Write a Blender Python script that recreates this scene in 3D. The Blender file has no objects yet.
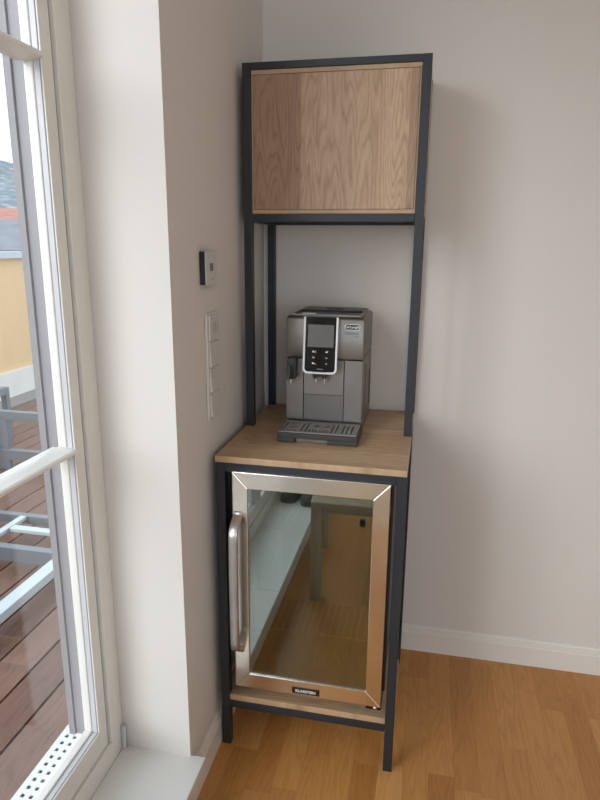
import bpy, bmesh, math, random
from mathutils import Vector, Matrix
random.seed(7)
S = bpy.context.scene
C = S.collection

# ------------------------------------------------------------------ camera
cd = bpy.data.cameras.new('camera'); co = bpy.data.objects.new('camera', cd); C.objects.link(co)
YAW, PITCH, ROLL = 0.2053, 0.2464, 0.0088
fw = Vector((-math.sin(YAW)*math.cos(PITCH), math.cos(YAW)*math.cos(PITCH), -math.sin(PITCH)))
r0 = Vector((math.cos(YAW), math.sin(YAW), 0)); u0 = r0.cross(fw)
rr = math.cos(ROLL)*r0 + math.sin(ROLL)*u0; uu = -math.sin(ROLL)*r0 + math.cos(ROLL)*u0
m = Matrix((( rr.x, uu.x, -fw.x, 0.5477), (rr.y, uu.y, -fw.y, -1.3194), (rr.z, uu.z, -fw.z, 1.4401), (0, 0, 0, 1)))
co.matrix_world = m
cd.sensor_fit = 'VERTICAL'; cd.sensor_height = 24; cd.lens = 24*609.94/800
cd.clip_start = 0.02; cd.clip_end = 2000
S.camera = co
# ------------------------------------------------------------------ view
S.view_settings.view_transform = 'Standard'; S.view_settings.look = 'None'
S.view_settings.gamma = 1; S.view_settings.use_curve_mapping = False
S.view_settings.exposure = 0.06
# ------------------------------------------------------------------ world: bright overcast
W = bpy.data.worlds.new('overcast_sky'); S.world = W; W.use_nodes = True
nt = W.node_tree; nt.nodes.clear()
def N(nt, t, **k):
    n = nt.nodes.new(t)
    for a, b in k.items():
        if a.startswith('i_'):
            n.inputs[a[2:].replace('_', ' ')].default_value = b
        else: setattr(n, a, b)
    return n
tc = N(nt, 'ShaderNodeTexCoord'); mp = N(nt, 'ShaderNodeMapping'); mp.inputs['Scale'].default_value = (1.5, 1.5, 5)
nz = N(nt, 'ShaderNodeTexNoise', i_Scale=2.2, i_Detail=5.0)
cr = N(nt, 'ShaderNodeValToRGB'); cr.color_ramp.elements[0].position = .35; cr.color_ramp.elements[0].color = (.52, .68, .84, 1)
cr.color_ramp.elements[1].position = .62; cr.color_ramp.elements[1].color = (.84, .90, .96, 1)
bg = N(nt, 'ShaderNodeBackground'); bg.inputs['Strength'].default_value = 2.3
ow = N(nt, 'ShaderNodeOutputWorld')
L = nt.links.new
L(tc.outputs['Generated'], mp.inputs['Vector']); L(mp.outputs[0], nz.inputs['Vector']); L(nz.outputs['Fac'], cr.inputs[0])
L(cr.outputs[0], bg.inputs['Color']); L(bg.outputs[0], ow.inputs['Surface'])
# ------------------------------------------------------------------ lights
def area(name, loc, rot, sx, sy, power, col, portal=False):
    l = bpy.data.lights.new(name, 'AREA'); l.shape = 'RECTANGLE'; l.size = sx; l.size_y = sy
    l.energy = power; l.color = col
    o = bpy.data.objects.new(name, l); o.location = loc; o.rotation_euler = rot; C.objects.link(o)
    if portal: l.cycles.is_portal = True
    return o
PI = math.pi
# portals guide the sky's rays through the openings (they give no light of their own)
area('window_portal', (-.33, -1.06, 1.3), (0, -PI/2, 0), 2.3, 1.95, 1, (1, 1, 1), True)
area('window_portal', (-.33, -3.3, 1.3), (0, -PI/2, 0), 2.3, 1.4, 1, (1, 1, 1), True)
# added fill lights out of view: cool from behind, warm from the ceiling
area('rear_fill_light', (2.3, -4.35, 1.45), (-PI/2, 0, PI), 2.8, 2.0, 12, (.93, .96, 1))
area('ceiling_fill_light', (1.9, -1.9, 2.62), (0, 0, 0), .9, .9, 6, (1, .90, .78))
# sun behind the clouds: weak, very soft
sl = bpy.data.lights.new('veiled_sun', 'SUN'); sl.energy = 2.35; sl.angle = math.radians(38); sl.color = (.98, .98, 1)
so = bpy.data.objects.new('veiled_sun', sl); so.rotation_euler = (math.radians(70), 0, math.radians(-27)); C.objects.link(so)

# ------------------------------------------------------------------ materials
def newmat(name):
    m = bpy.data.materials.new(name); m.use_nodes = True
    nt = m.node_tree; b = nt.nodes['Principled BSDF']; return m, nt, b
def plain(name, col, rough=.5, metal=0, bump=0, bscale=200, vary=0, vscale=8, spec=None, coat=0, ior=None):
    m, nt, b = newmat(name)
    b.inputs['Base Color'].default_value = (*col, 1); b.inputs['Roughness'].default_value = rough
    b.inputs['Metallic'].default_value = metal
    if spec is not None: b.inputs['Specular IOR Level'].default_value = spec
    if coat: b.inputs['Coat Weight'].default_value = coat
    tc = N(nt, 'ShaderNodeTexCoord')
    if bump:
        n = N(nt, 'ShaderNodeTexNoise', i_Scale=float(bscale), i_Detail=3.0); bp = N(nt, 'ShaderNodeBump', i_Strength=bump, i_Distance=.001)
        nt.links.new(tc.outputs['Object'], n.inputs['Vector']); nt.links.new(n.outputs['Fac'], bp.inputs['Height']); nt.links.new(bp.outputs[0], b.inputs['Normal'])
    if vary:
        n = N(nt, 'ShaderNodeTexNoise', i_Scale=float(vscale), i_Detail=4.0)
        mx = N(nt, 'ShaderNodeMixRGB', blend_type='MULTIPLY'); mx.inputs[0].default_value = 1
        r = N(nt, 'ShaderNodeMapRange'); r.inputs['To Min'].default_value = 1-vary; r.inputs['To Max'].default_value = 1+vary*.4
        nt.links.new(tc.outputs['Object'], n.inputs['Vector']); nt.links.new(n.outputs['Fac'], r.inputs[0])
        mx.inputs[1].default_value = (*col, 1); nt.links.new(r.outputs[0], mx.inputs[2]); nt.links.new(mx.outputs[0], b.inputs['Base Color'])
    return m
def brushed(name, col, rough, axis='x', strength=.15, blotch=.12):
    m, nt, b = newmat(name); b.inputs['Metallic'].default_value = 1
    tc = N(nt, 'ShaderNodeTexCoord'); mp = N(nt, 'ShaderNodeMapping')
    sc = {'x': (6, 900, 900), 'y': (900, 6, 900), 'z': (900, 900, 6)}[axis]; mp.inputs['Scale'].default_value = sc
    n = N(nt, 'ShaderNodeTexNoise', i_Scale=1.0, i_Detail=2.0); n2 = N(nt, 'ShaderNodeTexNoise', i_Scale=14.0, i_Detail=3.0)
    r = N(nt, 'ShaderNodeMapRange'); r.inputs['To Min'].default_value = rough-.05; r.inputs['To Max'].default_value = rough+.12
    bp = N(nt, 'ShaderNodeBump', i_Strength=strength, i_Distance=.0004)
    mx = N(nt, 'ShaderNodeMixRGB', blend_type='MULTIPLY'); mx.inputs[0].default_value = blotch*2; mx.inputs[1].default_value = (*col, 1)
    l = nt.links.new
    l(tc.outputs['Object'], mp.inputs[0]); l(mp.outputs[0], n.inputs['Vector']); l(tc.outputs['Object'], n2.inputs['Vector'])
    l(n2.outputs['Fac'], r.inputs[0]); l(r.outputs[0], b.inputs['Roughness']); l(n.outputs['Fac'], bp.inputs['Height']); l(bp.outputs[0], b.inputs['Normal'])
    l(n2.outputs['Fac'], mx.inputs[2]); l(mx.outputs[0], b.inputs['Base Color'])
    return m
def wood(name, across, along, sw, slen, cols, rough=.45, grain=1.0, off=0.0, ring=1.0, groove=.0015, contrast=.5, seed=0.0, fixed=None):
    """staves of solid wood: own tone, own grain and a fine joint for every stave"""
    m, nt, b = newmat(name); l = nt.links.new
    tc = N(nt, 'ShaderNodeTexCoord'); sp = N(nt, 'ShaderNodeSeparateXYZ'); l(tc.outputs['Object'], sp.inputs[0])
    def M(op, a, bb=None, c=None):
        n = N(nt, 'ShaderNodeMath', operation=op)
        for i, v in enumerate((a, bb, c)):
            if v is None: continue
            if isinstance(v, (int, float)): n.inputs[i].default_value = v
            else: l(v, n.inputs[i])
        return n.outputs[0]
    A = sp.outputs[across]; V = sp.outputs[along]
    a = M('DIVIDE', M('SUBTRACT', A, off), sw); col = M('FLOOR', a); fa = M('FRACT', a)
    wn = N(nt, 'ShaderNodeTexWhiteNoise', noise_dimensions='1D'); l(M('ADD', col, seed), wn.inputs['W'])
    v = M('ADD', M('DIVIDE', V, slen), M('MULTIPLY', wn.outputs['Value'], 7.3)); seg = M('FLOOR', v); fv = M('FRACT', v)
    cx = N(nt, 'ShaderNodeCombineXYZ'); l(col, cx.inputs[0]); l(seg, cx.inputs[1]); cx.inputs[2].default_value = seed
    w2 = N(nt, 'ShaderNodeTexWhiteNoise', noise_dimensions='3D'); l(cx.outputs[0], w2.inputs['Vector'])
    rnd = w2.outputs['Value']
    ramp = N(nt, 'ShaderNodeValToRGB'); e = ramp.color_ramp.elements
    e[0].color = (*cols[0], 1); e[1].color = (*cols[-1], 1)
    for i, c in enumerate(cols[1:-1]):
        k = e.new((i+1)/(len(cols)-1)); k.color = (*c, 1)
    l(rnd, ramp.inputs[0])
    if fixed:
        a0, a1, st = fixed
        mr = N(nt, 'ShaderNodeMapRange'); mr.inputs['From Min'].default_value = a0; mr.inputs['From Max'].default_value = a1; l(A, mr.inputs[0])
        r2 = N(nt, 'ShaderNodeValToRGB'); r2.color_ramp.interpolation = 'CONSTANT'; ramp.color_ramp.interpolation = 'CONSTANT'
        for k, rp in enumerate((ramp, r2)):
            el = rp.color_ramp.elements
            while len(el) > 1: el.remove(el[-1])
            for q, (ps, c, rv) in enumerate(st):
                x = el[0] if q == 0 else el.new((ps-a0)/(a1-a0))
                if q == 0: x.position = 0
                x.color = (*c, 1) if k == 0 else (rv, rv, rv, 1)
            l(mr.outputs[0], rp.inputs[0])
        rnd = r2.outputs[0]
    # grain coordinates shifted for every stave
    gx = N(nt, 'ShaderNodeCombineXYZ'); l(M('ADD', M('MULTIPLY', A, 1.0), M('MULTIPLY', rnd, 13.1)), gx.inputs[0])
    l(M('ADD', M('MULTIPLY', V, .10), M('MULTIPLY', rnd, 5.7)), gx.inputs[1]); l(M('MULTIPLY', rnd, 3.0), gx.inputs[2])
    warp = N(nt, 'ShaderNodeTexNoise', i_Scale=16.0, i_Detail=1.5); l(gx.outputs[0], warp.inputs['Vector'])
    rings = M('FRACT', M('MULTIPLY', warp.outputs['Fac'], 16.0*ring))
    tri = M('ABSOLUTE', M('SUBTRACT', rings, .5))              # 0..0.5
    fine = N(nt, 'ShaderNodeTexNoise', i_Scale=330.0, i_Detail=3.0); l(gx.outputs[0], fine.inputs['Vector'])
    broad = N(nt, 'ShaderNodeTexNoise', i_Scale=40.0, i_Detail=2.0); l(gx.outputs[0], broad.inputs['Vector'])
    g = M('ADD', M('MULTIPLY', M('POWER', M('MULTIPLY', tri, 2.0), 2.5), .45*contrast), M('MULTIPLY', M('SUBTRACT', fine.outputs['Fac'], .5), .9*contrast))
    g = M('ADD', g, M('MULTIPLY', M('SUBTRACT', broad.outputs['Fac'], .5), .5*contrast))
    k = M('SUBTRACT', 1.06, M('MULTIPLY', g, grain))
    mul = N(nt, 'ShaderNodeMixRGB', blend_type='MULTIPLY'); mul.inputs[0].default_value = 1
    l(ramp.outputs[0], mul.inputs[1])
    kc = N(nt, 'ShaderNodeCombineXYZ'); l(k, kc.inputs[0]); l(M('POWER', k, 1.15), kc.inputs[1]); l(M('POWER', k, 1.35), kc.inputs[2]); l(kc.outputs[0], mul.inputs[2])
    out = mul.outputs[0]
    # joints
    ga = groove/sw; ea = M('MINIMUM', fa, M('SUBTRACT', 1.0, fa)); gv = groove/slen; ev = M('MINIMUM', fv, M('SUBTRACT', 1.0, fv))
    j = M('MAXIMUM', M('LESS_THAN', ea, ga*.5), M('LESS_THAN', ev, gv*.5))
    dk = N(nt, 'ShaderNodeMixRGB', blend_type='MULTIPLY'); l(M('MULTIPLY', j, .35), dk.inputs[0]); l(out, dk.inputs[1]); dk.inputs[2].default_value = (.45, .35, .28, 1)
    l(dk.outputs[0], b.inputs['Base Color'])
    b.inputs['Roughness'].default_value = rough
    bp = N(nt, 'ShaderNodeBump', i_Strength=.12, i_Distance=.0006); l(fine.outputs['Fac'], bp.inputs['Height']); l(bp.outputs[0], b.inputs['Normal'])
    return m
def pane_mat(name, tint, refl_scale=1.0, gl=(1, 1, 1), minr=0.0):
    m = bpy.data.materials.new(name); m.use_nodes = True; nt = m.node_tree; nt.nodes.clear(); l = nt.links.new
    t = N(nt, 'ShaderNodeBsdfTransparent'); t.inputs[0].default_value = (*tint, 1)
    g = N(nt, 'ShaderNodeBsdfGlossy'); g.inputs['Roughness'].default_value = 0.0; g.inputs[0].default_value = (*gl, 1)
    lw = N(nt, 'ShaderNodeLayerWeight'); lw.inputs['Blend'].default_value = .5
    f = N(nt, 'ShaderNodeMath', operation='POWER'); l(lw.outputs['Facing'], f.inputs[0]); f.inputs[1].default_value = 4.0
    r = N(nt, 'ShaderNodeMapRange'); r.inputs['To Min'].default_value = minr; r.inputs['To Max'].default_value = max(minr, refl_scale); l(f.outputs[0], r.inputs[0])
    x = N(nt, 'ShaderNodeMixShader'); o = N(nt, 'ShaderNodeOutputMaterial')
    l(r.outputs[0], x.inputs[0]); l(t.outputs[0], x.inputs[1]); l(g.outputs[0], x.inputs[2]); l(x.outputs[0], o.inputs[0])
    return m
M_wall = plain('wall_paint', (.735, .708, .668), .85, bump=.15, bscale=350, spec=.2)
M_reveal = M_wall
M_ceil = plain('ceiling_paint', (.8, .78, .75), .9)
M_skirt = plain('skirting_lacquer', (.80, .775, .72), .35)
M_winpaint = plain('window_lacquer', (.83, .82, .77), .3)
M_seal2 = plain('window_rebate_grey', (.60, .61, .65), .35)
M_seal = plain('window_seal', (.38, .38, .40), .6)
M_sill = plain('sill_board', (.78, .78, .76), .4, vary=.04)
M_floor = wood('oak_parquet', 0, 1, .0704, .56, [(.44, .185, .048), (.53, .250, .073), (.59, .290, .090), (.48, .215, .057), (.66, .345, .118)], rough=.30, off=.0598, contrast=.33, ring=.9, groove=.0012, seed=3.0)
M_panel = wood('oak_cupboard_staves', 0, 2, .0935, 6.0, [(.34, .225, .140), (.46, .32, .205), (.40, .275, .175), (.50, .355, .235)], rough=.5, off=-.9, contrast=.6, ring=1.25, groove=.0, seed=11.0, fixed=(-.25, .25, [(-.25, (.345, .225, .145), .12), (-.155, (.325, .208, .132), .67), (-.089, (.45, .305, .20), .35), (.063, (.47, .32, .205), .81), (.133, (.50, .345, .225), .53), (.198, (.37, .24, .15), .95)]))
M_top = wood('oak_worktop_staves', 1, 0, .045, .9, [(.52, .36, .215), (.47, .315, .185), (.57, .40, .25)], rough=.42, off=.01, contrast=.5, ring=1.0, groove=.0006, seed=5.0)
M_bench = wood('bench_oak', 1, 0, .1, 2.0, [(.48, .40, .28), (.44, .36, .25)], rough=.5, contrast=.4)
M_black = plain('black_powder_coat', (.022, .027, .034), .42, bump=.1, bscale=900)
M_steel = brushed('cooler_stainless', (.96, .92, .84), .20, 'x', .06, .05)
M_handle = brushed('handle_stainless', (.66, .64, .62), .30, 'z', .10, .12)
M_coolbody = plain('cooler_black_casing', (.022, .019, .022), .4, bump=.2, bscale=500)
M_coolin = plain('cooler_inner_liner', (.58, .58, .57), .6)
M_shelfwire = plain('cooler_shelf_chrome', (.6, .6, .56), .3, metal=.8)
M_mirror = pane_mat('tinted_cooler_glass', (.72, .74, .69), .85, (.60, .665, .63), .48)
M_glass = pane_mat('window_glass', (.97, .98, .98), .6, minr=0.035)
M_titan = brushed('machine_titanium', (.29, .275, .255), .38, 'x', .05, .10)
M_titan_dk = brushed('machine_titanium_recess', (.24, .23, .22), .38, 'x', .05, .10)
M_blackpl = plain('black_plastic', (.012, .012, .013), .35, bump=.05)
M_greypl = plain('dark_grey_plastic', (.045, .043, .041), .4, bump=.15, bscale=700)
M_gloss = plain('glossy_black_glass', (.008, .009, .010), .06)
M_screen = plain('display_glass', (.16, .16, .155), .15)
M_chrome = plain('chrome', (.55, .55, .55), .22, metal=1)
M_silver = plain('silver_trim', (.90, .90, .90), .35)
M_white = plain('white_print', (.8, .8, .8), .5)
M_dimwhite = plain('faint_grey_print', (.35, .35, .35), .5)
M_darkprint = plain('dark_print', (.06, .06, .06), .5)
M_swpl = plain('white_switch_plastic', (.70, .68, .65), .3)
M_thermo = plain('thermostat_front', (.62, .60, .57), .35)
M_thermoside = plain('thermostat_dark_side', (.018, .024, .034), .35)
M_lcd = plain('lcd_grey', (.16, .165, .15), .2)

# ------------------------------------------------------------------ mesh helpers
def box(bm, x0, x1, y0, y1, z0, z1):
    v = [bm.verts.new((x, y, z)) for z in (z0, z1) for y in (y0, y1) for x in (x0, x1)]
    for f in ((0, 2, 3, 1), (4, 5, 7, 6), (0, 1, 5, 4), (2, 6, 7, 3), (0, 4, 6, 2), (1, 3, 7, 5)):
        bm.faces.new([v[i] for i in f])
    return v
def prism(bm, pts, axis, a, b):
    """closed outline pts (2-D) extruded along axis from a to b"""
    def P(p, t):
        return {'x': (t, p[0], p[1]), 'y': (p[0], t, p[1]), 'z': (p[0], p[1], t)}[axis]
    A = [bm.verts.new(P(p, a)) for p in pts]; B = [bm.verts.new(P(p, b)) for p in pts]
    bm.faces.new(A[::-1]); bm.faces.new(B)
    for i in range(len(pts)):
        j = (i+1) % len(pts); bm.faces.new((A[i], A[j], B[j], B[i]))
def cyl(bm, c, r, h, axis='z', seg=24, r2=None):
    r2 = r if r2 is None else r2
    c = Vector(c); ax = {'x': 0, 'y': 1, 'z': 2}[axis]; o = [i for i in range(3) if i != ax]
    def ring(t, rad):
        vs = []
        for k in range(seg):
            p = [0, 0, 0]; p[ax] = t; p[o[0]] = rad*math.cos(2*PI*k/seg); p[o[1]] = rad*math.sin(2*PI*k/seg)
            vs.append(bm.verts.new(c+Vector(p)))
        return vs
    A = ring(0, r); B = ring(h, r2); bm.faces.new(A[::-1]); bm.faces.new(B)
    for i in range(seg):
        j = (i+1) % seg; bm.faces.new((A[i], A[j], B[j], B[i]))
def plate(bm, xs, ys, holes, z0, z1):
    """flat plate from a grid of cells; cells in holes are really open"""
    nx, ny = len(xs)-1, len(ys)-1
    V = {}
    def v(i, j, k):
        if (i, j, k) not in V: V[(i, j, k)] = bm.verts.new((xs[i], ys[j], (z0, z1)[k]))
        return V[(i, j, k)]
    ok = lambda i, j: 0 <= i < nx and 0 <= j < ny and (i, j) not in holes
    for i in range(nx):
        for j in range(ny):
            if not ok(i, j): continue
            bm.faces.new((v(i, j, 1), v(i+1, j, 1), v(i+1, j+1, 1), v(i, j+1, 1)))
            bm.faces.new((v(i, j, 0), v(i, j+1, 0), v(i+1, j+1, 0), v(i+1, j, 0)))
            for di, dj, a, b in ((-1, 0, (i, j+1), (i, j)), (1, 0, (i+1, j), (i+1, j+1)), (0, -1, (i, j), (i+1, j)), (0, 1, (i+1, j+1), (i, j+1))):
                if not ok(i+di, j+dj):
                    bm.faces.new((v(*a, 0), v(*b, 0), v(*b, 1), v(*a, 1)))
def rrect(x0, x1, z0, z1, r, seg=6, corners=(1, 1, 1, 1)):
    """rounded rectangle outline, counter-clockwise from bottom-left; corners bl, br, tr, tl"""
    P = []
    for (cx, cz, a0, on) in ((x0+r, z0+r, PI, corners[0]), (x1-r, z0+r, 1.5*PI, corners[1]), (x1-r, z1-r, 0, corners[2]), (x0+r, z1-r, .5*PI, corners[3])):
        if on:
            for k in range(seg+1):
                a = a0+k*PI/2/seg; P.append((cx+r*math.cos(a), cz+r*math.sin(a)))
        else:
            a = a0+PI/4; P.append((cx+r*math.copysign(1, math.cos(a)), cz+r*math.copysign(1, math.sin(a))))
    return P
ORG = Vector((0, 0, 0))
def obj(name, bm, mat, parent=None, bevel=0, smooth=False, segs=2):
    bmesh.ops.recalc_face_normals(bm, faces=bm.faces)
    if bevel:
        es = [e for e in bm.edges if len(e.link_faces) == 2 and e.calc_face_angle(0) > math.radians(35)]
        bmesh.ops.bevel(bm, geom=es, offset=bevel, segments=segs, profile=.5, affect='EDGES', clamp_overlap=True)
    org = Vector((0, 0, 0)); q = parent
    while q is not None: org += q.location; q = q.parent
    bmesh.ops.translate(bm, verts=bm.verts, vec=-org)
    me = bpy.data.meshes.new(name); bm.to_mesh(me); bm.free()
    o = bpy.data.objects.new(name, me); C.objects.link(o); o.data.materials.append(mat)
    if smooth:
        for p in me.polygons: p.use_smooth = True
        try: me.set_sharp_from_angle(angle=math.radians(38))
        except Exception: pass
    if parent: o.parent = parent
    return o
def bx(name, mat, parent, *a, bevel=.001, smooth=False):
    bm = bmesh.new(); box(bm, *a); return obj(name, bm, mat, parent, bevel, smooth)
def thing(name, label, cat, loc, group=None):
    o = bpy.data.objects.new(name, None); C.objects.link(o); o.location = loc; o.empty_display_size = .05
    o['label'] = label; o['category'] = cat
    if group: o['group'] = group
    return o
def tag(o, label, cat, group=None, kind=None):
    o['label'] = label; o['category'] = cat
    if group: o['group'] = group
    if kind: o['kind'] = kind
    return o
def struct(name, bm, mat, parent=None, bevel=0):
    o = obj(name, bm, mat, parent, bevel)
    if not parent: o['kind'] = 'structure'
    return o
def sbox(name, mat, *a, bevel=0):
    bm = bmesh.new(); box(bm, *a); return struct(name, bm, mat, None, bevel)
def text(name, s, size, mat, parent, loc, rot, ext=.0003, sx=1.0, bold=0):
    cu = bpy.data.curves.new(name, 'FONT'); cu.body = s; cu.size = size; cu.extrude = ext; cu.align_x = 'CENTER'; cu.align_y = 'CENTER'; cu.offset = bold
    t = bpy.data.objects.new(name, cu); C.objects.link(t)
    dg = bpy.context.evaluated_depsgraph_get(); dg.update()
    me = bpy.data.meshes.new_from_object(t.evaluated_get(dg)); bpy.data.objects.remove(t)
    o = bpy.data.objects.new(name, me); C.objects.link(o); me.materials.clear(); me.materials.append(mat)
    R = Matrix.LocRotScale(Vector(loc), __import__('mathutils').Euler(rot), Vector((sx, 1, 1))); me.transform(R)
    org = Vector((0, 0, 0)); q = parent
    while q is not None: org += q.location; q = q.parent
    me.transform(Matrix.Translation(-org)); o.parent = parent
    return o

# ================================================================== SETTING
YB = .70; XR = 4.4; YN = -4.6; H = 2.72; WT = -.31
sbox('floor', M_floor, 0, XR, YN, YB, -.05, 0)
sbox('ceiling', M_ceil, WT, XR, YN, YB, H, H+.1)
sbox('wall_back', M_wall, WT, XR+.1, YB, YB+.12, -.05, H+.1)
sbox('wall_right', M_wall, XR, XR+.12, YN, YB, -.05, H+.1)
WY0, WY1 = -2.05, -.07          # window_1 opening
VY0, VY1 = -4.0, -2.6           # added_window opening, added for more light
ZS, ZT = .128, 2.45
bm = bmesh.new()
box(bm, WT, 0, WY1, YB, -.05, H)
box(bm, WT, 0, VY1, WY0, -.05, H)
box(bm, WT, 0, YN, VY0, -.05, H)
for a, b in ((WY0, WY1), (VY0, VY1)):
    box(bm, WT, 0, a, b, -.05, .098); box(bm, WT, 0, a, b, ZT, H)
struct('wall_left', bm, M_wall)
bm = bmesh.new()                 # near wall, behind the photographer, with a wide opening added for more light
box(bm, 0, .8, YN-.2, YN, -.05, H); box(bm, 3.8, XR, YN-.2, YN, -.05, H); box(bm, .8, 3.8, YN-.2, YN, 2.5, H); box(bm, .8, 3.8, YN-.2, YN, -.05, .3)
struct('wall_near', bm, M_wall)
def skirting(bm, a, b, along):
    # profile: thickness outward, height
    pr = [(0, 0), (.016, 0), (.016, .072), (.013, .075), (.013, .082), (.010, .085), (.010, .089), (.006, .092), (.004, .097), (0, .097)]
    if along == 'x': prism(bm, [(YB-p[0], p[1]) for p in pr], 'x', a, b)
    else: prism(bm, [(p[0], p[1]) for p in pr], 'y', a, b)
bm = bmesh.new(); skirting(bm, 0.0165, XR, 'x'); struct('baseboard_back', bm, M_skirt)
bm = bmesh.new(); skirting(bm, WY1+.01, YB-.0005, 'y'); struct('baseboard_left', bm, M_skirt)
# sill boards with the panel under them
bm = bmesh.new(); box(bm, -.19, .040, WY0+.005, WY1+.008, .0985, .128)
bmesh.ops.delete(bm, geom=[], context='VERTS')
struct('trim_1', bm, M_sill, None, .003)
bm = bmesh.new(); box(bm, .0005, .016, WY0, WY1+.0095, 0, .098); struct('trim_2', bm, M_skirt)
bm = bmesh.new(); box(bm, -.19, .040, VY0+.005, VY1-.005, .0985, .128); struct('trim_3', bm, M_sill, None, .003)

def window(name, y0, y1, ym):
    x1 = -.19; x0 = -.262; fwid = .060
    zb = .128
    bm = bmesh.new()
    def frame(bm, xa, xb, a, b, zl, zh, w, wb=None):
        wb = w if wb is None else wb
        box(bm, xa, xb, a, a+w, zl, zh); box(bm, xa, xb, b-w, b, zl, zh)
        box(bm, xa, xb, a+w, b-w, zl, zl+wb); box(bm, xa, xb, a+w, b-w, zh-w, zh)
    zl = .0985
    frame(bm, x0, x1-.0005, y0, y1, zl, ZT, fwid-.002, .091)
    root = struct(name, bm, M_winpaint, None, .0015)
    bm = bmesh.new()             # rubber seal visible in the gap
    frame(bm, x0+.01, x1-.010, y0+fwid-.0018, y1-fwid+.0018, .1896, ZT-fwid+.0018, .0062); obj('seal', bm, M_seal, root)
    for (a, b) in ((ym, y1-fwid-.002), (y0+fwid+.002, ym)):
        if b > a:
            pass
        a2, b2 = (a+.0035, b-.0035)
        bm = bmesh.new(); w = .036; zl2, zh2 = .193, ZT-fwid-.003
        frame(bm, -.2005, x1-.006, a2, b2, zl2, zh2, w, .062)
        sash = obj('sash', bm, M_winpaint, root, .002)
        # stepped glazing profile behind the face
        bm = bmesh.new(); frame(bm, -.2135, -.201, a2+.002, b2-.002, zl2+.002, zh2-.002, w-.0005, .062); obj('rebate', bm, M_seal2, sash, .001)
        bm = bmesh.new(); frame(bm, -.2345, -.214, a2+.002, b2-.002, zl2+.002, zh2-.002, w+.002, .067); obj('glazing_bead', bm, M_winpaint, sash, .003)
        bm = bmesh.new(); box(bm, -.2325, -.2285, a2+w+.0045, b2-w-.0045, zl2+.0695, zh2-w-.0045); obj('glass_pane', bm, M_glass, sash)
        for z in (.997, 1.788):
            bm = bmesh.new()
            prism(bm, [(-.232, z-.012), (-.224, z-.012), (-.215, z-.0105), (-.205, z-.008), (-.196, z-.006), (-.192, z-.003), (-.192, z+.003), (-.196, z+.006), (-.205, z+.008), (-.215, z+.0105), (-.224, z+.012), (-.232, z+.012)], 'y', a2+w, b2-w)
            obj('glazing_bar', bm, M_winpaint, sash)
            bm = bmesh.new(); box(bm, -.248, -.237, a2+w+.006, b2-w-.006, z-.010, z+.010); obj('glazing_bar', bm, M_winpaint, sash, .002)
    for z in (.165, 2.3):
        bm = bmesh.new(); cyl(bm, (x1+.006, y1-.0085, z-.035), .0065, .07, 'z', 14); obj('hinge', bm, M_seal2, root, smooth=True)
    # outer threshold
    bm = bmesh.new(); prism(bm, [(-.262, .10), (-.262, .175), (-.305, .140), (-.312, .10)], 'y', y0+.001, y1-.001); obj('threshold', bm, M_winpaint, root, .002)
    return root
window('window_1', WY0+.0005, WY1-.0005, -1.06)
window('added_window', VY0+.0005, VY1-.0005, -3.3)  # out of view, added to bring more sky light into the room
# exterior reveal trim (weathered grey lacquer of the shutter guide)
M_ext = plain('exterior_render', (.42, .41, .41), .85, bump=.3, bscale=120)
M_guide = plain('shutter_guide', (.23, .215, .225), .5)
bm = bmesh.new(); 
for i, (xa, w) in enumerate(((-.2625, .060), (-.2895, .066))): box(bm, xa-.0265 if i == 0 else xa-.016, xa, WY1-.0006-w, WY1-.0006, .20, ZT-.001)
struct('trim_4', bm, M_guide)

# ================================================================== OUTSIDE
M_deck = wood('deck_boards', 0, 1, .138, 3.0, [(.125, .058, .038), (.160, .078, .050), (.185, .095, .064)], rough=.55, off=-.735, contrast=.75, ring=.8, groove=.0, seed=21)
bm = bmesh.new()
x = -.735-.138*17
while x < -.47:
    box(bm, x+.005, x+.133, -6, 14, -.025, 0); x += .138
struct('terrace_deck', bm, M_deck)
sbox('terrace_base', plain('terrace_membrane', (.02, .018, .017), .9), -3.6, WT, -6, 14, -.12, -.03)
# perforated drain grate by the threshold
t = bmesh.new(); xs = [-.458]; ys = [-2.2]
xx = -.452
for k in range(4): xs += [xx+.011, xx+.022]; xx += .025
xs.append(-.335)
yy = -2.2; j = 0; hs = set()
while yy < .30:
    ys += [yy+.014, yy+.026]; yy += .026
ys.append(.32)
for i in range(4):
    for j in range(len(ys)//2): hs.add((1+2*i, 1+2*j))
plate(t, xs, ys, hs, .012, .016)
box(t, -.4585, -.4555, -2.2, .32, -.02, .012)
gr = obj('drain_grate', t, plain('white_drain_grate', (.72, .72, .72), .4)); tag(gr, 'white perforated drain grate between the terrace boards and the window', 'drain grate')
sbox('drain_channel', plain('drain_channel_grey', (.10, .10, .10), .8), -.455, -.335, -2.2, .32, -.029, -.01)
# parapet along the terrace
M_conc = plain('parapet_concrete', (.74, .70, .63), .8, vary=.15, vscale=5)
M_board = wood('parapet_boards', 1, 2, .26, 9.0, [(.62, .40, .20), (.70, .47, .25), (.66, .43, .21)], rough=.6, off=.1, contrast=.12, groove=.0, seed=4)
sbox('parapet_ledge', M_conc, -3.62, -3.345, -6, 14, -.029, .245)
sbox('parapet_boards', M_board, -3.60, -3.40, -6, 14, .2455, 1.31)
sbox('parapet_cap', plain('parapet_cap_metal', (.42, .45, .48), .4, metal=.3), -3.64, -3.34, -6, 14, 1.3105, 1.372)
sbox('terrace_gutter', plain('gutter_grey', (.24, .21, .20), .7), -3.344, -3.10, -6, 14, -.029, .004)
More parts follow.
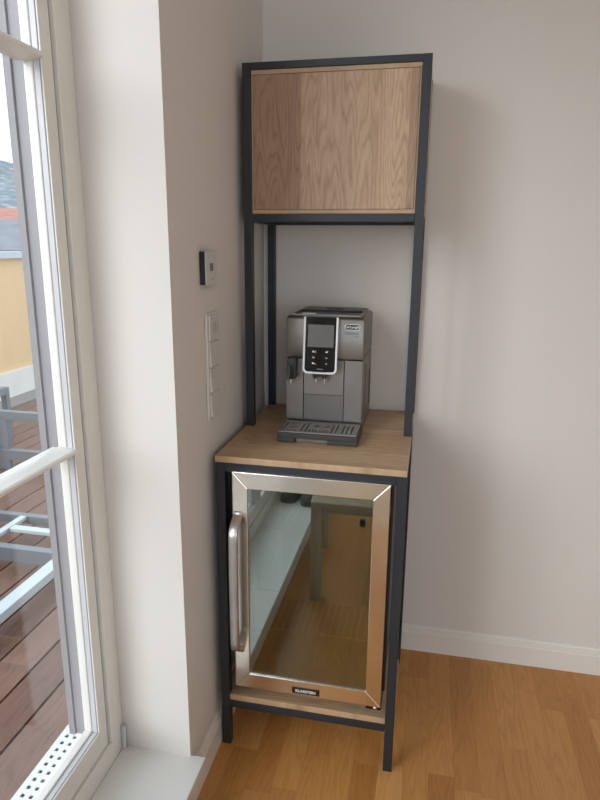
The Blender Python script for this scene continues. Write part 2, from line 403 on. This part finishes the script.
# outdoor lounge bases in grey metal
M_gm = plain('grey_aluminium', (.17, .19, .21), .4, metal=.2)
M_gl = plain('pale_aluminium', (.50, .55, .57), .4, metal=.1)
o = thing('outdoor_lounge_frame', 'low grey metal outdoor lounge frame nearest the window on the deck', 'outdoor furniture', (-1.4, .9, 0))
for nm, mt, a in (('rail', M_gm, (-1.62, -.95, .925, .965, .035, .105)), ('rail', M_gm, (-1.62, -.95, 1.24, 1.275, .06, .105)), ('side_rail', M_gl, (-1.015, -.955, .385, .925, .055, .095)),
                  ('slat', M_gl, (-1.38, -1.02, 1.10, 1.14, .085, .105)), ('side_rail', M_gl, (-1.42, -1.385, .965, 1.24, .085, .105)), ('rail', M_gm, (-1.62, -.95, .34, .384, .05, .105)), ('side_rail', M_gm, (-1.66, -1.621, .34, 1.275, .05, .105)),
                  ('leg', M_gm, (-.949, -.905, .34, .384, 0, .25)), ('leg', M_gm, (-.949, -.905, 1.235, 1.275, 0, .25)), ('leg', M_gm, (-1.70, -1.661, .34, .384, 0, .25)), ('leg', M_gm, (-1.70, -1.661, 1.235, 1.275, 0, .25))):
    a = (a[0], a[1], a[2]-.05, a[3]-.05, a[4], a[5])
    bx(nm, mt, o, *a, bevel=.003)
o = thing('outdoor_lounge_frame', 'taller grey metal outdoor frame farther off on the deck near the parapet', 'outdoor furniture', (-1.9, 2.2, 0))
for nm, a in (('top_rail', (-2.5, -1.45, 1.98, 2.02, .346, .402)), ('lower_rail', (-2.5, -1.45, 1.975, 2.02, .075, .142)), ('leg', (-2.19, -2.075, 1.985, 2.018, 0, .345)),
              ('leg', (-1.449, -1.40, 1.98, 2.02, 0, .402)), ('leg', (-2.55, -2.501, 1.98, 2.02, 0, .402)), ('side_rail', (-2.55, -2.50, 2.021, 2.56, .346, .402)),
              ('side_rail', (-1.45, -1.40, 2.021, 2.56, .346, .402)), ('leg', (-1.45, -1.40, 2.561, 2.60, 0, .402)), ('leg', (-2.55, -2.50, 2.561, 2.60, 0, .402))):
    bx(nm, M_gm if nm != 'x' else M_gl, o, *a, bevel=.003)
# town beyond: slate roof, red roofed houses, hazy hillside
M_slate = plain('slate_roof', (.20, .21, .23), .8, vary=.45, vscale=3)
M_redroof = plain('red_tile_roof', (.48, .20, .15), .85, vary=.7, vscale=2.5)
M_house = plain('house_render', (.55, .54, .52), .9, vary=.1)
def house(label, cx, cy, w, d, ze, zr, z0, mat, sky=False):
    h = thing('house', label, 'house', (cx, cy, z0))
    ang = math.radians(38)
    ca, sa = math.cos(ang), math.sin(ang)
    def tr(bm):
        for v in bm.verts:
            x, y = v.co.x-cx, v.co.y-cy; v.co.x = cx+ca*x-sa*y; v.co.y = cy+sa*x+ca*y
    bm = bmesh.new(); box(bm, cx-w/2, cx+w/2, cy-d/2, cy+d/2, z0, ze); tr(bm); obj('wall', bm, M_house, h)
    bm = bmesh.new(); prism(bm, [(cy-d/2-.3, ze+.02), (cy+d/2+.3, ze+.02), (cy, zr)], 'x', cx-w/2-.3, cx+w/2+.3); tr(bm); obj('roof', bm, mat, h)
    if sky:
        k = (zr-ze)/(d/2+.3); y1 = cy-d*.22; y0 = cy-d*.36
        bm = bmesh.new(); z = lambda y: ze+.02+(y-(cy-d/2-.3))*k
        prism(bm, [(y0, z(y0)+.01), (y1, z(y1)+.01), (y1, z(y1)+.07), (y0, z(y0)+.07)], 'x', cx-.45, cx+.1); tr(bm); obj('skylight', bm, plain('skylight_frame', (.8, .82, .85), .3), h)
    bm = bmesh.new(); box(bm, cx+w*.25, cx+w*.25+.6, cy-.3, cy+.3, zr-.8, zr+.5 if not sky else zr-.1); tr(bm); obj('chimney', bm, M_house, h)
    return h
dr = Vector((-.665, .747, 0))
def at(d, s=0): return (.55+dr.x*d+s*.747, -1.32+dr.y*d+s*.665)
house('nearest neighbouring house with a grey slate roof and a white skylight', *at(17), 14, 6, 1.30, 2.02, -8, M_slate, True)
house('house with a red tiled roof beyond the slate roof', *at(32), 18, 8, 1.7, 2.95, -8, M_redroof)
house('farthest red roofed house below the hillside', *at(52, -6), 30, 9, 2.8, 4.0, -8, M_redroof)
m, nt, b = newmat('hazy_hillside_town')
tc = N(nt, 'ShaderNodeTexCoord'); vo = N(nt, 'ShaderNodeTexVoronoi', i_Scale=.22); cr = N(nt, 'ShaderNodeValToRGB'); e = cr.color_ramp.elements
e[0].position = .0; e[0].color = (.40, .40, .40, 1); e[1].position = .55; e[1].color = (.13, .16, .18, 1)  # bluish distance haze is painted into the hillside colour
nt.links.new(tc.outputs['Object'], vo.inputs['Vector']); nt.links.new(vo.outputs['Distance'], cr.inputs[0]); nt.links.new(cr.outputs[0], b.inputs['Base Color']); b.inputs['Roughness'].default_value = 1
bm = bmesh.new()
g = {}
for i in range(41):
    for j in range(13):
        a = math.radians(-20+i*4.0); d = 90+j*28
        hh = -8+ (j/12)**1.15*56*(1+.10*math.sin(i*.9)+.06*math.sin(i*2.3+j)) if j else -8
        g[i, j] = bm.verts.new((.55-math.sin(a)*d, -1.32+math.cos(a)*d, hh))
for i in range(40):
    for j in range(12): bm.faces.new((g[i, j], g[i+1, j], g[i+1, j+1], g[i, j+1]))
hl = struct('hillside', bm, m)

# ================================================================== RACK
X0, X1 = .021, .521; YF = .122; TB = .025; WTOP = .906; YR2 = .693; YL = .620
rack = thing('storage_rack', 'tall black steel rack with oak worktop, oak cupboard on top and low oak shelf', 'rack', (.271, .41, 0))
def B(name, mat, *a, bevel=.0012, parent=rack): return bx(name, mat, parent, *a, bevel=bevel)
zt = .8885
for (xa, ya) in ((X0, YF), (X1-TB, YF), (X0, YL-TB), (X1-TB, YL-TB)):
    B('leg', M_black, xa, xa+TB, ya, ya+TB, 0, zt)
e = .0004
for z0, z1 in ((zt-TB, zt), (.131, .156)):
    B('rail', M_black, X0+TB+e, X1-TB-e, YF+.0006, YF+TB, z0, z1-.0006); B('rail', M_black, X0+TB+e, X1-TB-e, YL-TB, YL, z0, z1-.0006)
    B('rail', M_black, X0+.0006, X0+TB, YF+TB+e, YL-TB-e, z0, z1-.0006); B('rail', M_black, X1-TB, X1-.0006, YF+TB+e, YL-TB-e, z0, z1-.0006)
B('worktop', M_top, X0-.001, X1-.001, YF-.002, YR2+.002, zt+.0003, WTOP, bevel=.0015)
bm = bmesh.new(); pts = [(X0+TB+e, YF+.001), (X1-TB-e, YF+.001), (X1-TB-e, YF+TB+.001), (X1, YF+TB+.001), (X1, .385), (X1-TB-e, .385), (X1-TB-e, YL), (X0+TB+e, YL), (X0+TB+e, YL-TB-.001), (X0, YL-TB-.001), (X0, YF+TB+.001), (X0+TB+e, YF+TB+.001)]
prism(bm, pts, 'z', .1562, .1745); obj('lower_shelf', bm, M_top, rack, .001)
B('side_bracket', M_black, X1-.004, X1, .3856, YL-TB-e, .1563, .1745)
# upper rack
YU = .407; TU = .0235; ZTOP = 1.9145; ZB = 1.507
for (xa, ya) in ((X0, YU), (X1-TU, YU), (X0, YR2-TU), (X1-TU, YR2-TU)):
    B('upright', M_black, xa, xa+TU, ya, ya+TU, WTOP+.0002, ZTOP)
for z0, z1 in ((ZTOP-.018, ZTOP), (ZB, ZB+.021)):
    B('crossbar', M_black, X0+TU+e, X1-TU-e, YU+.0006, YU+TU, z0, z1); B('crossbar', M_black, X0+TU+e, X1-TU-e, YR2-TU, YR2, z0, z1)
    B('crossbar', M_black, X0+.002, X0+TU-.002, YU+TU+e, YR2-TU-e, z0, z1)
    B('crossbar', M_black, X1-TU+.002, X1-.002, YU+TU+e, YR2-TU-e, z0, z1)
cb = thing('cupboard', '', '', (.271, .54, ZB+.021)); del cb['label']; del cb['category']; cb.parent = rack; cb.location = Vector((.271, .54, ZB+.021))-rack.location
bxl, bxr = X0+TU+.0008, X1-TU-.0008; z0, z1 = ZB+.0215, ZTOP-.0185
M_boxv = M_panel
M_boxh = wood('oak_cupboard_boards', 1, 0, .3, 3.0, [(.44, .30, .19), (.47, .32, .205)], rough=.5, contrast=.35, ring=1.1, seed=2)
for zz in (z1-.011, z0): B('carcass_board', M_boxh, bxl, bxr, YU+.004, YR2-.002, zz, zz+.011, parent=cb, bevel=.0008)
for s in (0, 1):
    xa = bxl if s == 0 else bxr-.004
    B('side_board', M_boxh, xa, xa+.004, YU+.0045, YR2-.003, z0+.0113, z1-.0113, parent=cb)
B('side_panel', M_boxh, X1-TU+.004, X1-.0004, YU+TU+.002, YR2-TU-.002, ZB+.0215, z1, parent=cb)
B('side_panel', M_boxh, X0+.004, X0+TU-.004, YU+TU+.002, YR2-TU-.002, ZB+.0215, z1, parent=cb)
B('door', M_panel, bxl+.0048, bxr-.0048, YU+.0052, YU+.023, z0+.0118, z1-.0118, parent=cb, bevel=.001)
B('back_board', M_boxh, bxl+.0075, bxr-.0045, YR2-.012, YR2-.004, z0+.0115, z1-.0115, parent=cb)

# ================================================================== COOLER
cl = thing('wine_cooler', 'stainless framed glass door drinks cooler standing on the low shelf of the rack', 'cooler', (.275, .40, .1747))
ca, cb_, cy0, cy1, cz0, cz1 = .066, .484, .160, .590, .200, .862
bm = bmesh.new(); th = .03
box(bm, ca, ca+th, cy0, cy1, cz0, cz1); box(bm, cb_-th, cb_, cy0, cy1, cz0, cz1); box(bm, ca+th, cb_-th, cy0, cy1, cz1-th, cz1); box(bm, ca+th, cb_-th, cy0, cy1, cz0, cz0+th); box(bm, ca+th, cb_-th, cy1-th, cy1, cz0+th, cz1-th)
obj('casing', bm, M_coolbody, cl)
bm = bmesh.new(); xi0, xi1 = ca+th+.0005, cb_-th-.0005
box(bm, xi0, xi0+.003, cy0+.002, cy1-th-.001, cz0+th+.001, cz1-th-.001); box(bm, xi1-.003, xi1, cy0+.002, cy1-th-.001, cz0+th+.001, cz1-th-.001); box(bm, xi0+.003, xi1-.003, cy1-th-.004, cy1-th-.001, cz0+th+.001, cz1-th-.001)
obj('liner', bm, M_coolin, cl)
for z in (.367, .489, .684):
    bm = bmesh.new()
    box(bm, xi0+.004, xi1-.004, .184, .1865, z-.0016, z+.0016)
    box(bm, xi0+.004, xi1-.004, .54, .543, z-.001, z+.001)
    for k in range(18):
        xx = xi0+.012+k*(xi1-xi0-.024)/17; box(bm, xx-.0008, xx+.0008, .1866, .5399, z-.0008, z+.0008)
    obj('wire_shelf', bm, M_shelfwire, cl)
# foot row
for xx in (ca+.03, cb_-.03):
    for y in (cy0+.05, cy1-.05):
        bm = bmesh.new(); cyl(bm, (xx, y, .175), .014, .0248, 'z'); obj('foot', bm, M_blackpl, cl, smooth=True)
# door: four mitred frame members, glass, seal
dx0, dx1, dz0, dz1, gx0, gx1, gz0, gz1 = .068, .4815, .2135, .8675, .1095, .4395, .2595, .8225
dy0, dy1 = .115, .152
def mitre(o4, name):
    bm = bmesh.new(); prism(bm, o4, 'y', dy0, dy1); return bm
door = obj('door_frame', mitre([(dx0, dz0), (gx0, gz0), (gx0, gz1), (dx0, dz1)], ''), M_steel, cl, .0016)
door.name = 'door'
g = .0002
obj('door_frame', mitre([(dx0+g, dz1), (gx0+g, gz1), (gx1-g, gz1), (dx1-g, dz1)], ''), M_steel, door, .0016)
obj('door_frame', mitre([(dx1, dz0), (dx1, dz1), (gx1, gz1), (gx1, gz0)], ''), M_steel, door, .0016)
obj('door_frame', mitre([(dx0+g, dz0), (dx1-g, dz0), (gx1-g, gz0), (gx0+g, gz0)], ''), M_steel, door, .0016)
bm = bmesh.new(); box(bm, gx0-.0, gx1, dy0+.0045, dy0+.0095, gz0, gz1); obj('glass_pane', bm, M_mirror, door)
bm = bmesh.new(); s = .006
for a in ((gx0+g, gx0+s, gz0, gz1), (gx1-s, gx1-g, gz0, gz1), (gx0+s, gx1-s, gz0, gz0+s), (gx0+s, gx1-s, gz1-s, gz1)): box(bm, a[0], a[1], dy0+.0098, dy1, a[2], a[3])
obj('seal', bm, M_blackpl, door)
bm = bmesh.new(); box(bm, dx0+.012, dx1-.012, dy1+.0003, cy0-.0003, dz0+.012, dz1-.012)
# gasket ring only
bm.free(); bm = bmesh.new(); s = .03
for a in ((dx0+.006, dx0+.006+s, dz0+.006, dz1-.008), (dx1-.006-s, dx1-.006, dz0+.006, dz1-.008), (dx0+.006+s, dx1-.006-s, dz0+.006, dz0+.006+s), (dx0+.006+s, dx1-.006-s, dz1-.008-s, dz1-.008)): box(bm, a[0], a[1], dy1+.0003, cy0-.0003, a[2], a[3])
obj('gasket', bm, M_blackpl, door)
# bowed handle
bm = bmesh.new(); pth = []
zA, zB2 = .329, .758
n = 28
for i in range(n+1):
    t = i/n; z = zA+.012+(zB2-zA-.024)*t
    s_ = min(1, min(t, 1-t)/.09); y = dy0-.004-.040*math.sin(s_*PI/2)-.004*math.sin(t*PI)
    pth.append((y, z))
pth = [(dy0-.0005, zA+.004)]+pth+[(dy0-.0005, zB2-.004)]
hw, ht = .0115, .0055
rings = []
for i, (y, z) in enumerate(pth):
    a = pth[max(0, i-1)]; b_ = pth[min(len(pth)-1, i+1)]; tv = Vector((b_[0]-a[0], b_[1]-a[1])).normalized(); nv = Vector((tv.y, -tv.x))
    xc = .0835
    if i in (0, len(pth)-1): nv = Vector((0, 1 if False else 1))*-1 if False else nv
    rings.append([bm.verts.new((xc+sx*hw, y+nv.x*sy*ht, z+nv.y*sy*ht)) for sx, sy in ((-1, -1), (1, -1), (1, 1), (-1, 1))])
for i in range(len(rings)-1):
    for k in range(4): bm.faces.new((rings[i][k], rings[i][(k+1) % 4], rings[i+1][(k+1) % 4], rings[i+1][k]))
bm.faces.new(rings[0][::-1]); bm.faces.new(rings[-1])
obj('handle', bm, M_handle, door, .0012, True)
# badge
bd = bx('badge', M_blackpl, door, .2335, .3115, dy0-.0022, dy0-.0002, .2205, .2390, bevel=.0006)
text('lettering', 'KLARSTEIN', .0115, M_white, bd, (.2725, dy0-.0026, .2297), (PI/2, 0, 0), .0002, 1.0, .0003)
# hinges: bottom pin and top bracket
bm = bmesh.new(); bmesh.ops.create_uvsphere(bm, u_segments=16, v_segments=10, radius=.0068); bmesh.ops.translate(bm, verts=bm.verts, vec=(.4665, .1225, .2062)); obj('hinge_pin', bm, M_chrome, cl, smooth=True)
bx('hinge_plate', M_blackpl, cl, .440, .483, .130, .175, .1925, .1995, bevel=.0008)
bx('hinge_plate', M_greypl, cl, .445, .479, .120, .160, .8685+.0003, .8685+.0040, bevel=.0008)
bx('hinge_post', M_greypl, cl, .4835, .4895, .150, .158, .24, .862, bevel=.0008)

# ================================================================== COFFEE MACHINE
cm = thing('coffee_machine', 'grey metal bean-to-cup coffee machine with black touch panel on the oak worktop', 'coffee machine', (.262, .45, WTOP))
xa, xb, yf, yb, z0 = .1475, .3735, .396, .655, WTOP+.0005
ztop = 1.2485; zs = 1.1245
bm = bmesh.new()                 # lower housing, side panels and back
prism(bm, [(xa, z0+.004), (xb, z0+.004), (xb-.0005, zs-.001), (xa+.0005, zs-.001)], 'y', yf+.018, yb); obj('housing', bm, M_greypl if False else M_titan, cm, .004)
bm = bmesh.new()
P = [(yf, zs+.001), (yb, zs+.001), (yb, ztop-.006), (yb-.03, ztop-.002), (yf+.012, ztop-.002), (yf+.004, ztop-.004), (yf+.001, ztop-.010)]
prism(bm, P, 'x', xa+.0005, xb-.0005); obj('upper_housing', bm, M_titan, cm, .005, True)
bx('column', M_titan, cm, xa, .1995, yf, yf+.0175, z0+.034, zs-.0008, bevel=.002)
bx('column', M_titan, cm, .3200, xb, yf, yf+.0175, z0+.034, zs-.0008, bevel=.002)
bx('front_panel', M_titan, cm, .2005, .3190, yf+.001, yf+.0175, 1.0185, zs-.0008, bevel=.0015)
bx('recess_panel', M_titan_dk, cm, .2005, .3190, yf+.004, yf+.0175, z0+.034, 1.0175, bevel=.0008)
# side details (seam and grip slot on the right flank)
bx('side_seam', M_blackpl, cm, xb-.0002, xb+.0008, .47, .474, .94, 1.10, bevel=0)
bx('side_vent', M_blackpl, cm, xb-.0002, xb+.0012, .60, .63, .95, 1.06, bevel=0)
# top: cup tray with rim and bean lid
bm = bmesh.new(); plate(bm, [xa+.012, xa+.018, xb-.018, xb-.012], [yf+.016, yf+.021, yb-.03, yb-.024], {(1, 1)}, ztop-.0018, ztop+.0035); obj('cup_rail', bm, M_titan, cm, .0008)
bx('cup_tray', M_greypl, cm, xa+.0185, xb-.0185, yf+.0215, yf+.12, ztop-.0018, ztop+.0005, bevel=.0004)
bx('bean_lid', M_blackpl, cm, xa+.0190, xb-.0190, yf+.122, yb-.032, ztop-.0018, ztop+.006, bevel=.003)
bx('lid_grip', M_greypl, cm, .24, .29, yf+.155, yf+.19, ztop+.0062, ztop+.009, bevel=.001)
bx('top_button', M_silver, cm, .185, .225, yf+.045, yf+.062, ztop+.0007, ztop+.003, bevel=.001)
# control panel, tilted: top flush, foot standing proud
px0, px1, pz0, pz1 = .2035, .3020, 1.0880, 1.2475
def tilt(bm, amt=.020):
    for v in bm.verts: v.co.y -= amt*(pz1-v.co.z)/(pz1-pz0)
bm = bmesh.new(); prism(bm, rrect(px0+.002, px1-.002, pz0+.003, pz1, .012, 6, (1, 1, 0, 0)), 'y', yf-.010, yf-.0005); tilt(bm)
for v in bm.verts:
    if v.co.y > yf-.022 and v.co.y-(-.020*(pz1-v.co.z)/(pz1-pz0)) > yf-.002: v.co.y = yf-.0003
cp = obj('control_panel', bm, M_gloss, cm)
bm = bmesh.new(); w = .0052
outer = rrect(px0, px1, pz0, pz1, .014, 8, (1, 1, 0, 0)); inner = rrect(px0+w, px1-w, pz0+w, pz1, .010, 8, (1, 1, 0, 0))
# U outline: outer bl..br.. then inner back
nO = len(outer)
outl = [outer[-1]]+outer[:-1]; inl = [inner[-1]]+inner[:-1]
for (ya, yb_) in ((yf-.0135, yf-.0101),):
    A = [bm.verts.new((p[0], ya, p[1])) for p in outl]; Bv = [bm.verts.new((p[0], ya, p[1])) for p in inl]
    A2 = [bm.verts.new((p[0], yb_, p[1])) for p in outl]; B2 = [bm.verts.new((p[0], yb_, p[1])) for p in inl]
    for i in range(nO-1):
        bm.faces.new((A[i], A[i+1], Bv[i+1], Bv[i])); bm.faces.new((A2[i], B2[i], B2[i+1], A2[i+1])); bm.faces.new((A[i], A2[i], A2[i+1], A[i+1])); bm.faces.new((Bv[i], Bv[i+1], B2[i+1], B2[i]))
    for i in (0, nO-1): bm.faces.new((A[i], Bv[i], B2[i], A2[i]))
tilt(bm); obj('trim_frame', bm, M_silver, cp)
bm = bmesh.new(); box(bm, px0+.012, px1-.012, yf-.0108, yf-.0102, 1.163, 1.226); tilt(bm); obj('display', bm, M_screen, cp)
k = 0
for r in range(3):
    for c in range(2):
        zc = 1.150-r*.0165; xc = .236+c*.036
        bm = bmesh.new()
        if c == 0:
            box(bm, xc-.006, xc-.0005, yf-.0108, yf-.0102, zc-.0024, zc+.0024); box(bm, xc+.001, xc+.005, yf-.0108, yf-.0102, zc-.0024, zc-.0008) if r != 1 else box(bm, xc-.001, xc+.001, yf-.0108, yf-.0102, zc-.0024, zc+.0015)
            if r == 0: box(bm, xc+.001, xc+.005, yf-.0108, yf-.0102, zc+.001, zc+.0026)
        else:
            box(bm, xc-.004, xc+.002, yf-.0108, yf-.0102, zc-.0022, zc+.001)
            if r == 0: box(bm, xc-.002, xc+.004, yf-.0108, yf-.0102, zc+.0012, zc+.0024)
        tilt(bm); obj('touch_icon', bm, M_white if (r == 0 or (r == 2 and c == 0)) else M_dimwhite, cp)
bm = bmesh.new(); box(bm, .245, .262, yf-.0108, yf-.0102, 1.1000, 1.1015); tilt(bm); obj('touch_icon', bm, M_dimwhite, cp)
# spout below the panel
bm = bmesh.new()
prism(bm, [(.231, 1.094), (.275, 1.094), (.272, 1.076), (.264, 1.072), (.259, 1.080), (.247, 1.080), (.242, 1.072), (.234, 1.076)], 'y', yf-.033, yf-.0005); sp_ = obj('spout', bm, M_blackpl, cm, .0015)
for xx in (.2405, .2655):
    bm = bmesh.new(); cyl(bm, (xx, yf-.020, 1.060), .0045, .0135, 'z', 16); obj('nozzle', bm, M_chrome, sp_, smooth=True)
# steam / hot water connector at the left
bm = bmesh.new(); prism(bm, rrect(.1575, .1850, 1.068, 1.130, .010, 6, (1, 1, 1, 1)), 'y', yf-.034, yf-.0005); kn = obj('water_spout', bm, M_blackpl, cm, .004, True)
bx('thumb_grip', M_greypl, kn, .1590, .1700, yf-.042, yf-.0345, 1.068, 1.112, bevel=.003)
bm = bmesh.new(); cyl(bm, (.1665, yf-.022, 1.054), .0042, .0135, 'z', 16); obj('nozzle', bm, M_chrome, kn, smooth=True)
# logo pill and product lettering
bm = bmesh.new(); prism(bm, rrect(.3165, .3625, 1.2115, 1.2290, .0085, 8), 'y', yf-.0010, yf-.0002); lg = obj('logo_badge', bm, M_white, cm)
bm = bmesh.new(); prism(bm, rrect(.3180, .3610, 1.2130, 1.2275, .0070, 8), 'y', yf-.0014, yf-.0011); obj('badge_field', bm, plain('logo_navy', (.03, .035, .05), .3), lg)
text('lettering', "De'Longhi", .0100, M_white, lg, (.3395, yf-.0018, 1.2204), (PI/2, 0, 0), .0002, 1.0, .0002)
text('lettering', 'DINAMICA', .0082, M_darkprint, cm, (.3400, yf-.0004, 1.2020), (PI/2, 0, 0), .0002, 1.0)
text('lettering', 'PLUS', .0055, M_darkprint, cm, (.3530, yf-.0004, 1.1940), (PI/2, 0, 0), .0002, 1.0)
# drip tray
bm = bmesh.new(); ty0, ty1 = .272, yf+.012
prism(bm, [(.1510, ty0), (.3770, ty0), (.3765, ty1), (.1495, ty1)], 'z', .919, .9335)
box(bm, .151, .2010, ty0, ty1, z0, .9192); box(bm, .293, .377, ty0, ty1, z0, .9192)
tr_ = obj('drip_tray', bm, M_greypl, cm, .0022)
bx('tray_insert', M_titan, tr_, .2015, .2925, ty0+.012, ty0+.02, z0, .9185, bevel=.0008)
L0, L1 = .1545, .3725
def fx(t): return L0+(L1-L0)*t
cols = [(0.035, .052, 'L'), (.085, .115, 'D'), (.130, .160, 'M'), (.175, .205, 'D'), (.265, .285, 'L'), (.325, .345, 'L'), (.375, .395, 'F'), (.42, .44, 'W'), (.46, .48, 'W'), (.515, .535, 'F'), (.56, .58, 'W'), (.60, .62, 'W'), (.66, .68, 'L'), (.715, .735, 'L'), (.80, .82, 'L'), (.855, .875, 'L'), (.915, .935, 'L')]
xs = [L0]
for a, b_, _ in cols: xs += [fx(a), fx(b_)]
xs.append(L1)
ys = [ty0+.006, ty0+.016, ty0+.030, ty0+.040, ty0+.052, ty0+.066, ty0+.076, ty0+.088, ty0+.100, ty1-.016]
hs = set()
for i, (a, b_, t) in enumerate(cols):
    c = 2*i+1
    if t == 'L': hs |= {(c, j) for j in range(1, 8)}
    if t == 'D': hs |= {(c, 1), (c, 7)}
    if t == 'M': hs |= {(c, 1), (c, 4), (c, 7), (c-1, 4), (c+1, 4), (c+2, 4), (c-2, 4)}
    if t == 'F': hs |= {(c, 1), (c, 2)}
    if t == 'W': hs |= {(c, 1), (c, 2), (c, 5), (c, 6)}
for c in (2*7+2, 2*10+2): hs |= {(c, 5), (c, 6)}
bm = bmesh.new(); plate(bm, xs, ys, hs, .9345, .9375); obj('drip_grid', bm, plain('drip_grid_grey', (.30, .29, .275), .45, metal=.35), tr_)
bx('tray_basin', M_blackpl, tr_, L0, L1, ys[0], ys[-1], .9336, .9340, bevel=0)

# ================================================================== WALL CONTROLS
th_ = thing('thermostat', 'small square white thermostat with dark side mounted high on the left wall', 'thermostat', (.001, .141, 1.386))
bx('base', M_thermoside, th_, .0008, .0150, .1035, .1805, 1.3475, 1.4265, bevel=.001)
bx('cover', M_thermo, th_, .0152, .0185, .1020, .1815, 1.3455, 1.4280, bevel=.001)
bx('display', M_lcd, th_, .0186, .0190, .128, .150, 1.380, 1.399, bevel=0)
bm = bmesh.new(); cyl(bm, (.0186, .143, 1.3595), .0022, .0010, 'x', 12); obj('button', bm, M_seal, th_)
sw = thing('light_switch', 'tall white four-gang switch strip below the thermostat on the left wall', 'light switch', (.001, .168, 1.135))
bx('backplate', M_swpl, sw, .0008, .0075, .1260, .2100, .9970, 1.2760, bevel=.0015)
zz = 1.2720
bm = bmesh.new(); box(bm, .0077, .0125, .134, .202, 1.2065, 1.2700); g1 = obj('push_button', bm, M_swpl, sw, .001)
for y in (.155, .172, .189): bx('button_slot', M_seal, g1, .0126, .0129, y, y+.004, 1.225, 1.250, bevel=0)
for k in range(3):
    zb_ = 1.2030-.0665*(k+1)+.002; zt_ = zb_+.0625
    bm = bmesh.new(); prism(bm, [(.0077, zb_), (.0150, zb_), (.0105, zt_), (.0077, zt_)], 'y', .134, .202)
    obj('rocker', bm, M_swpl, sw, .0008)

# ================================================================== BEHIND: bench and shoes (seen in the cooler door)
bn = thing('wooden_bench', 'low plain wooden bench mirrored in the glass door of the cooler', 'bench', (.40, -.92, 0))
for (a, c, w) in ((.130, -.725, .045), (.098, -1.195, .032), (.70, -.725, .045), (.672, -1.195, .032)):
    bx('leg', M_bench, bn, a, a+w, c, c+.045, 0, .4195, bevel=.002)
bm = bmesh.new(); prism(bm, [(.130, -.6785), (.745, -.6785), (.704, -1.20), (.088, -1.20)], 'z', .4200, .4460); obj('seat', bm, M_bench, bn, .003)
for a in ((.176, .699, -.715, -.693, .398, .4195), (.121, .671, -1.185, -1.163, .398, .4195)):
    bx('apron', M_bench, bn, *a, bevel=.001)
for o_ in (0, .578):
    bm = bmesh.new(); prism(bm, [(.141+o_, -.726), (.155+o_, -.726), (.112+o_*.99, -1.149), (.098+o_*.99, -1.149)], 'z', .398, .4195); obj('apron', bm, M_bench, bn, .001)
ds = thing('small_black_object', 'small black unidentified object with shiny top on the floor behind the bench', 'door stop', (.270, -1.44, 0))  # unidentified dark object, shaped as a short stub
bm = bmesh.new(); cyl(bm, (.270, -1.44, .0002), .017, .034, 'z', 20, .014); obj('base', bm, M_blackpl, ds, .002, True)
bm = bmesh.new(); cyl(bm, (.270, -1.44, .0345), .010, .014, 'z', 20, .007); obj('cap', bm, M_chrome, ds, .0015, True)
M_shoe = plain('dark_shoe_fabric', (.09, .088, .085), .8, bump=.3, bscale=300)
M_sole = plain('shoe_sole', (.12, .12, .12), .7)
def shoe(x, y, rz, label):
    s = thing('shoe', label, 'shoe', (x, y, .1283), 'pair of dark shoes on the sill')
    prof = [(0, .085, .034, .062), (.04, .088, .036, .066), (.08, .078, .037, .060), (.12, .062, .040, .052), (.17, .050, .045, .044), (.22, .042, .046, .036), (.26, .030, .036, .026), (.275, .018, .018, .012)]
    bm = bmesh.new(); rings = []
    for (l_, w_, w2, h_) in prof:
        rings.append([bm.verts.new((w2*math.cos(a)*1.0, l_-.13, .016+max(0, math.sin(a))*h_)) for a in [PI*k/8 for k in range(9)]])
    for i in range(len(rings)-1):
        for k in range(8): bm.faces.new((rings[i][k], rings[i][k+1], rings[i+1][k+1], rings[i+1][k]))
        bm.faces.new((rings[i][8], rings[i][0], rings[i+1][0], rings[i+1][8]))
    bm.faces.new(rings[0]); bm.faces.new(rings[-1][::-1])
    R = Matrix.Rotation(rz, 4, 'Z')
    bmesh.ops.transform(bm, matrix=R, verts=bm.verts); bmesh.ops.translate(bm, verts=bm.verts, vec=(x, y, .1283)); obj('upper', bm, M_shoe, s, smooth=True)
    bm = bmesh.new(); out = [(p[2]+.002, p[0]-.13) for p in prof]; pts = [(a, b) for a, b in out]+[(-a, b) for a, b in out[::-1]]
    prism(bm, pts, 'z', 0, .0155); bmesh.ops.transform(bm, matrix=R, verts=bm.verts); bmesh.ops.translate(bm, verts=bm.verts, vec=(x, y, .1283)); obj('sole', bm, M_sole, s, .002)
shoe(-.115, -1.49, math.radians(4), 'dark shoe on the window sill, nearer the window pane')
shoe(-.020, -1.47, math.radians(-5), 'dark shoe on the window sill, nearer the edge of the sill')
# unseen ceiling panel, added above the warm fill light
cp_ = thing('ceiling_fill_panel', 'flat square white ceiling panel, added above the fill light', 'added panel', (1.9, -1.9, 2.70))
bx('housing', M_ceil, cp_, 1.43, 2.37, -2.37, -1.43, 2.635, 2.7195, bevel=.004)
